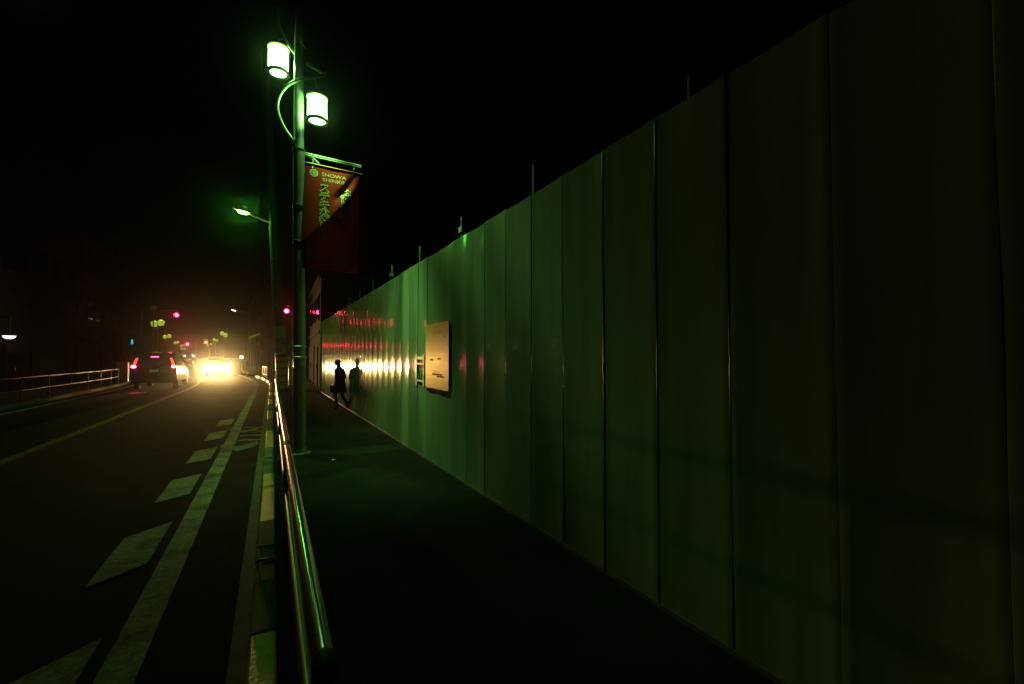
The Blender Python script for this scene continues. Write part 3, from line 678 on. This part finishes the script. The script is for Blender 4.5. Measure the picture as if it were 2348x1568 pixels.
# far pair of headlights
fz = P(433.6, 815, 95); fz0 = Vector((fz.x, fz.y, .9))
fc = empty('distant_car', Vector((fz.x, fz.y, 0)), 'distant car with two small white headlights down the street', 'car')
Mm = Matrix.Translation(Vector((fz.x, fz.y, 0))) @ Matrix.Rotation(BA, 4, 'Z')
vehicle_common(fc, Mm, [(.0, .5, 1.5, .7, .7), (.1, .4, 1.7, .85, .8), (1.2, .3, 2.1, .9, .8), (4.2, .3, 2.1, .9, .8)], (.8, 3.3), .88, CARG)
FARW = glow('far_white_lamp', (.8, .95, 1.0), 7)
for sx in (-1, 1): MB().lathe(Mm @ Vector((sx * .75, -.02, 1.62)), [(.0, .03), (.14, .02), (.16, -.05)], 12, Mm.to_3x3() @ Matrix.Rotation(R(90), 3, 'X')).build('headlight', FARW, fc, smooth=True)
Mm = Mm_keep
# ------------------------------------------------------------------ traffic lights
HOUSE = mat('signal_housing', (.05, .06, .05), .5)
def signal(x, y, Z, lit, label, arm_to, e=420.0, r=.15, rz=-TH * .35, on=0, col=(1.0, .012, .06)):
    c = P(x, y, Z); base = Vector((arm_to.x, arm_to.y, 0.0))
    root = empty('traffic_light', base, label, 'traffic light', 'traffic lights')
    ph = c.z + .35
    MB().tube([base, Vector((base.x, base.y, ph + .2))], [.1, .08], 14).build('pole', GALV, root, smooth=True)
    dirv = Vector((c.x - base.x, c.y - base.y, 0))
    if dirv.length > .3: MB().tube([Vector((base.x, base.y, ph)), Vector((c.x, c.y, ph + .05))], .04, 10).build('arm', GALV, root, smooth=True)
    ax = Vector((math.cos(rz), math.sin(rz), 0)); ay = Vector((-math.sin(rz), math.cos(rz), 0))
    hs = MB().box(c + ay * .12 - ax * .38, (1.2, .16, .42), rz).build('housing', HOUSE, root, bevel=.04)
    for k in range(3):
        lc = c - ax * .38 * k
        rot = Matrix((ax, UP, -ay)).transposed()
        m = glow('red_signal_' + str(round(x)), col, e, True) if k == on else BLKP
        MB().lathe(lc + ay * .02, [(.0, .03), (r * .7, .022), (r, .0), (r, -.03)], 20, rot).build('lens', m, hs, smooth=True)
        vz = MB(); vv = []
        for q in range(15):
            an = R(-25 + 230 * q / 14)
            for rr_, dp in ((r * 1.06, 0.0), (r * 1.06, .24 if 20 < q * 16.4 - 25 < 190 else .1)):
                vv.append(lc + ax * (rr_ * math.cos(an)) + UP * (rr_ * math.sin(an)) - ay * dp)
        vz.add(vv, [(2 * q, 2 * q + 1, 2 * q + 3, 2 * q + 2) for q in range(14)]).build('visor', HOUSE, hs, smooth=True)
    return root
signal(405, 722, 40, 'r', 'red traffic light hanging over the left lane', P(322, 850, 40), e=120)
signal(657, 713, 37, 'r', 'red traffic light seen just right of the utility pole', P(668, 850, 37.2), e=200)
signal(429.4, 789, 110, 'r', 'small red traffic light far down the street', P(448, 815, 110), e=600, r=.22)
# pedestrian signal showing green
pc = P(303.5, 783.4, 33); pbz = Vector((pc.x - .05, pc.y + .2, .1))
pd = empty('pedestrian_signal', pbz, 'pedestrian signal showing a small teal figure above the left pavement', 'signal')
MB().tube([pbz, Vector((pbz.x, pbz.y, pc.z + .5))], .06, 12).build('pole', GALV, pd, smooth=True)
hs = MB().box(pc + Vector((0, .02, .2)), (.4, .2, .85)).build('housing', HOUSE, pd, bevel=.02)
TEAL = glow('teal_signal', (.03, .8, .75), 1.4)
fy = pc.y - .09
b = MB()
b.lathe(Vector((pc.x, fy, pc.z + .12)), [(.0, .005), (.045, .005), (.05, 0)], 10, Matrix.Rotation(R(90), 3, 'X')); b.box((pc.x, fy, pc.z - .0), (.1, .012, .16)); b.box((pc.x - .04, fy, pc.z - .13), (.04, .012, .13)); b.box((pc.x + .05, fy, pc.z - .13), (.04, .012, .13))
b.build('green_figure', TEAL, hs)
MB().box((pc.x, fy, pc.z + .42), (.26, .01, .2)).build('unlit_figure', mat('unlit_red', (.1, .02, .02), .3), hs)
# fixed direction sign, dim green
gs = P(352, 706, 46); gr = empty('direction_sign', Vector((gs.x, gs.y, 0)), 'dim green two line sign board high over the left pavement', 'sign')
MB().tube([Vector((gs.x, gs.y + .1, 0)), Vector((gs.x, gs.y + .1, gs.z + .2))], .06, 10).build('post', GALV, gr, smooth=True)
for k in (-1, 1): MB().box(gs + Vector((0, 0, k * .1)), (.5, .04, .17)).build('panel', glow('dim_green_board%d' % k, (.05, .5, .12), .05), gr)

# ------------------------------------------------------------------ distant twin tulip lamps
TUL = glow('tulip_lamp_glass', (.52, .72, .03), 1.1); TULT = glow('tulip_lamp_top', (.8, 1.0, .4), 2.0)
def tulip(x1, y1, x2, y2, Z, label):
    a, c = P(x1, y1, Z), P(x2, y2, Z); mid = (a + c) / 2; base = Vector((mid.x, mid.y, 0))
    root = empty('street_lamp', base, label, 'street lamp', 'twin tulip street lamps')
    MB().tube([base, Vector((mid.x, mid.y, mid.z + .1))], [.09, .06], 10).build('pole', GALV, root, smooth=True)
    for p in (a, c):
        MB().tube(arc([Vector((mid.x, mid.y, mid.z - .5)), mid.lerp(p, .7) - Vector((0, 0, .62)), p - Vector((0, 0, .32))]), .03, 8).build('arm', GALV, root, smooth=True)
        s = .36
        sh = MB().lathe(p, [(.0, -.32), (s * .62, -.3), (s * .78, -.1), (s * .95, .12), (s * .55, .2)], 12).build('tulip_shade', TUL, root, smooth=True)
        MB().lathe(p, [(s * .5, .2), (s * .35, .28), (.0, .3)], 12).build('top_lens', TULT, sh, smooth=True)
        for q in range(4):
            an = q * math.pi / 2 + .5; MB().tube([p + Vector((math.cos(an) * s * .8, math.sin(an) * s * .8, -.1)), p + Vector((math.cos(an) * s * .97, math.sin(an) * s * .97, .14))], .02, 6).build('rib', HOUSE, sh)
tulip(354, 742, 369, 739.5, 47, 'twin yellow green tulip lamps nearest on the left, below the red traffic light')
tulip(378, 772, 388, 770.5, 78, 'twin yellow green tulip lamps second on the left side of the street')
tulip(401, 786, 407, 784.6, 115, 'twin yellow green tulip lamps third on the left side of the street')
tulip(415, 792.4, 420, 790.8, 150, 'tiny twin tulip lamps above the green lit sign')
tulip(508.7, 764.4, 517, 768.6, 72, 'twin yellow green tulip lamps highest over the oncoming car')
tulip(490.4, 778.4, 497, 781, 104, 'twin yellow green tulip lamps left of and below the highest right pair')
tulip(476, 791.5, 483, 789, 140, 'tiny twin tulip lamps beside the red and white lit sign')
# tall street light with white lamp
tb = P(561.3, 850, 54); tb.z = 0; th_ = P(535.6, 711.5, 54)
tr = empty('street_light', tb, 'slim street light pole with a small white lamp beyond the bend', 'street light')
MB().tube([tb, Vector((tb.x, tb.y, th_.z - .5))], [.1, .07], 12).build('pole', mat('green_pole', (.25, .27, .1), .5), tr, smooth=True)
MB().tube(arc([Vector((tb.x, tb.y, th_.z - .5)), Vector((tb.x - .3, tb.y, th_.z - .1)), th_ + Vector((.2, 0, -.02))]), .04, 8).build('arm', GALV, tr, smooth=True)
MB().box(th_, (.44, .2, .09), M=Matrix.Rotation(R(20), 3, 'Y')).build('lamp_head', glow('white_lamp', (.9, 1.0, .7), 6), tr, bevel=.02)

# ------------------------------------------------------------------ buildings
GL_IX = [0]
def building(name, label, corner, ux, uy, wid, dep, h, storeys, bays, mi, awning=False):
    # corner: front corner; ux along the front, uy away from the street
    root = empty(name, corner, label, 'building')
    c = Vector(corner); ux = Vector(ux).normalized(); uy = Vector(uy).normalized()
    M = Matrix((ux, uy, UP)).transposed()
    ctr = lambda a, b_, z: c + ux * a + uy * b_ + UP * z
    wl = MB().box(ctr(wid / 2, dep / 2, h / 2), (wid, dep, h), M=M).build('wall', BUILD[mi], root)
    MB().box(ctr(wid / 2, dep / 2, h + .12), (wid + .2, dep + .2, .24), M=M).build('roof', BUILD[(mi + 1) % 3], root, bevel=.03)
    sh = h / storeys
    for s in range(1, storeys):
        for b_ in range(bays):
            wx = wid * (b_ + .5) / bays
            f = MB().box(ctr(wx, -.02, s * sh + sh * .5), (wid / bays * .62, .06, sh * .5), M=M).build('window', FRAME, root, bevel=.01)
            MB().box(ctr(wx - wid / bays * .15, -.055, s * sh + sh * .5), (wid / bays * .27, .012, sh * .44), M=M).build('pane', GLASS, f)
            MB().box(ctr(wx + wid / bays * .15, -.055, s * sh + sh * .5), (wid / bays * .27, .012, sh * .44), M=M).build('pane', GLASS, f)
        MB().box(ctr(wid / 2, -.03, s * sh + .05), (wid - .1, .1, .1), M=M).build('string_course', BUILD[(mi + 1) % 3], root)
    MB().box(ctr(wid * .3, -.03, 1.1), (wid * .5, .05, 2.1), M=M).build('shutter', FRAME, root)
    d_ = MB().box(ctr(wid * .8, -.03, 1.02), (.9, .06, 2.0), M=M).build('door', FRAME, root)
    MB().box(ctr(wid * .8 + .35, -.08, 1.0), (.03, .05, .14), M=M).build('handle', STEEL, d_)
    if awning:
        MB().loft([[ctr(.3, -.02, 2.75), ctr(.3, -.9, 2.35), ctr(.3, -.9, 2.28), ctr(.3, -.02, 2.65)], [ctr(wid - .3, -.02, 2.75), ctr(wid - .3, -.9, 2.35), ctr(wid - .3, -.9, 2.28), ctr(wid - .3, -.02, 2.65)]]).build('awning', BUILD[1], root)
    return root
yL = 4.0
spec = [(7.5, 7.5, 2, 'dark two storey shop at the left edge of the street'), (8.0, 10.0, 3, 'dark three storey building on the left behind the guard rail'), (9.0, 8.0, 2, 'dark low building on the left beside the minivan'),
        (8.5, 11.5, 3, 'dark building on the left just past the minivan'), (10, 9.5, 3, 'dark building on the left beyond the traffic light'), (14, 12.0, 4, 'tall dark building far down the left side')]
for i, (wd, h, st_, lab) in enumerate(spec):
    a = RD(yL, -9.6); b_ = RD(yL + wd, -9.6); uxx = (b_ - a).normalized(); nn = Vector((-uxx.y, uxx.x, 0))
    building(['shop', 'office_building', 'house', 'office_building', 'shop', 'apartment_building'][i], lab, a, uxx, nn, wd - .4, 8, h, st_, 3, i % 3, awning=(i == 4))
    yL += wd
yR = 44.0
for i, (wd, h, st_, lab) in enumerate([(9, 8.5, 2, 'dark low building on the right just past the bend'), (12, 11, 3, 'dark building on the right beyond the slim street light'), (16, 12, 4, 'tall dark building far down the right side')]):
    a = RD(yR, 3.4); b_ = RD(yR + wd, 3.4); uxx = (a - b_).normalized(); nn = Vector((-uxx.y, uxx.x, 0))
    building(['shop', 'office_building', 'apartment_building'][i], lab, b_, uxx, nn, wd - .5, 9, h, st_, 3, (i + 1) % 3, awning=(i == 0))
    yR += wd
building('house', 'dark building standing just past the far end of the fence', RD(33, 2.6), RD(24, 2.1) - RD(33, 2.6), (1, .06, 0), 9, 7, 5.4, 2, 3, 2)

# ------------------------------------------------------------------ lit signs far down the street
def lit_box(name, label, cat, x, y, Z, wpx, hpx, col, s, depth=.2, post=True, parts=None):
    c = P(x, y, Z); wd, hh = wpx * Z / FPX, hpx * Z / FPX
    root = empty(name, Vector((c.x, c.y, 0)), label, cat)
    rz = -TH * .6
    fr = MB().box(c + Vector((0, depth * .6, 0)), (wd * 1.08, depth, hh * 1.08), rz).build('case', HOUSE, root, bevel=.01)
    MB().box(c, (wd, depth * .15, hh), rz).build('lit_face', glow(name + '_face_%d' % round(x), col, s), fr)
    if post: MB().tube([Vector((c.x, c.y + depth * .6, 0)), Vector((c.x, c.y + depth * .6, c.z - hh / 2))], .06, 10).build('post', GALV, root, smooth=True)
    return root, c, wd, hh
lit_box('sign_box', 'small square white lit sign right of the oncoming car', 'sign', 553.5, 818.8, 46, 7, 6, (1, .86, .66), 5)
lit_box('door_light', 'narrow upright white light just right of the blazing headlights', 'light', 528, 832.6, 48, 3, 9, (1, .9, .7), 6)
r_, c_, w_, h_ = lit_box('shop_sign', 'red and white lit shop sign above the oncoming car', 'sign', 472, 785, 105, 9, 8, (1, .12, .06), 1.6)
MB().box(c_ + Vector((0, -.06, 0)), (w_ * .5, .05, h_ * .45), -TH * .6).build('white_emblem', glow('white_emblem', (1, .75, .7), 3), r_)
MB().box(c_ + Vector((-w_ * .1, 0, h_ * .75)), (w_ * 1.3, .1, h_ * .22), -TH * .6).build('orange_stripe', glow('orange_stripe', (.9, .4, .03), .8), r_)
r_, c_, w_, h_ = lit_box('shop_sign', 'green lit shop sign low on the left of the far street', 'sign', 419.4, 800, 100, 11, 5.5, (.02, .5, .1), .9)
MB().box(c_ + Vector((-w_ * .2, -.03, h_ * .85)), (w_ * .5, .1, h_ * .3), -TH * .6).build('red_strip', glow('red_strip', (.8, .05, .03), .8), r_)
# green lit awning
ga = P(570, 778, 50); gb = P(597, 765, 50)
gaw = empty('lit_awning', Vector((ga.x, ga.y, 0)), 'pale green lit awning on the right building past the bend', 'awning')
MB().loft([[ga, ga + Vector((0, .5, 0)), ga + Vector((0, .5, .35)), ga + Vector((0, 0, .3))], [gb, gb + Vector((0, .5, 0)), gb + Vector((0, .5, .12)), gb + Vector((0, 0, .1))]]).build('canopy', glow('green_awning', (.3, .42, .02), .35), gaw)
MB().tube([Vector((ga.x + .2, ga.y + .25, 0)), ga + Vector((.2, .25, .1))], .04, 8).build('post', GALV, gaw)
lit_box('red_sign', 'dim red sign board beyond the bend near the utility pole', 'sign', 592, 788, 50, 4, 8, (.5, .02, .04), .25)
# dome lamp at the far left
dm = P(21, 771, 13.0)
dl = empty('dome_lamp', Vector((dm.x, dm.y, dm.z)), 'white bowl shaped lamp glowing at the far left edge', 'lamp')
MB().lathe(dm, [(.0, -.075), (.07, -.068), (.12, -.03), (.14, .015), (.0, .02)], 22).build('bowl', glow('white_bowl', (.95, 1.0, .9), 3.2, True), dl, smooth=True)
MB().lathe(dm, [(.15, .016), (.15, .05), (.03, .06), (.03, .6)], 22).build('holder', HOUSE, dl, smooth=True)
MB().tube([dm + Vector((0, 0, .55)), RD(dm.y, -9.62, dm.z + .6)], .03, 8).build('bracket', HOUSE, dl, smooth=True)
# delineator posts and cabinet by the left pavement
for i, (x, y) in enumerate(((307, 872), (312, 873))):
    g = P(x, 862, 25.0 - i); g.z = .1
    d_ = empty('marker_post', g, ['white marker post behind its twin at the left kerb', 'white marker post nearest at the left kerb by the minivan'][i], 'marker post', 'marker posts at the left kerb')
    MB().lathe(g, [(.1, 0), (.1, .03), (.045, .05), (.04, .8), (.0, .82)], 14).build('post', mat('marker_plastic%d' % i, (.6, .62, .45), .4), d_, smooth=True)
    MB().lathe(g, [(.0425, .6), (.044, .6), (.044, .7), (.0425, .7)], 14).build('band', REDP, d_, smooth=True)
cb = P(281, 866, 25.5); cb.z = .1
cab = empty('utility_cabinet', cb, 'olive green roadside cabinet behind the far left guard rail', 'cabinet')
MB().box(cb + Vector((0, 0, .55)), (.5, .35, 1.1)).build('case', mat('olive_paint', (.14, .16, .02), .5), cab, bevel=.02)
MB().box(cb + Vector((0, -.18, .55)), (.42, .012, .95)).build('door', mat('olive_door', (.12, .14, .02), .5), cab)
MB().box(cb + Vector((.17, -.2, .55)), (.03, .03, .12)).build('handle', GALV, cab)
sc0 = G(765, 1054, .024)
tag(MB().add([sc0 + Vector(p) for p in ((-.03, -.02, 0), (.035, -.025, .006), (.03, .02, .002), (-.02, .025, .008), (0, 0, .002))], [(0, 1, 4), (1, 2, 4), (2, 3, 4), (3, 0, 4)]).build('paper_scrap', WHT, origin=sc0), 'tiny white scrap lying on the dark pavement', 'scrap')

# ------------------------------------------------------------------ haze added for the glow around the lamps
hz = bpy.data.materials.new('glow_haze'); hz.use_nodes = True; t = hz.node_tree
t.nodes.remove(t.nodes['Principled BSDF'])
pv = t.nodes.new('ShaderNodeVolumePrincipled'); pv.inputs['Color'].default_value = (.9, .9, .9, 1); pv.inputs['Density'].default_value = HAZE; pv.inputs['Anisotropy'].default_value = .975
t.links.new(pv.outputs[0], t.nodes['Material Output'].inputs['Volume'])
hb = MB().box((0, 180, 8), (600, 600, 18.2)); hb.build('haze', hz, kind='stuff')
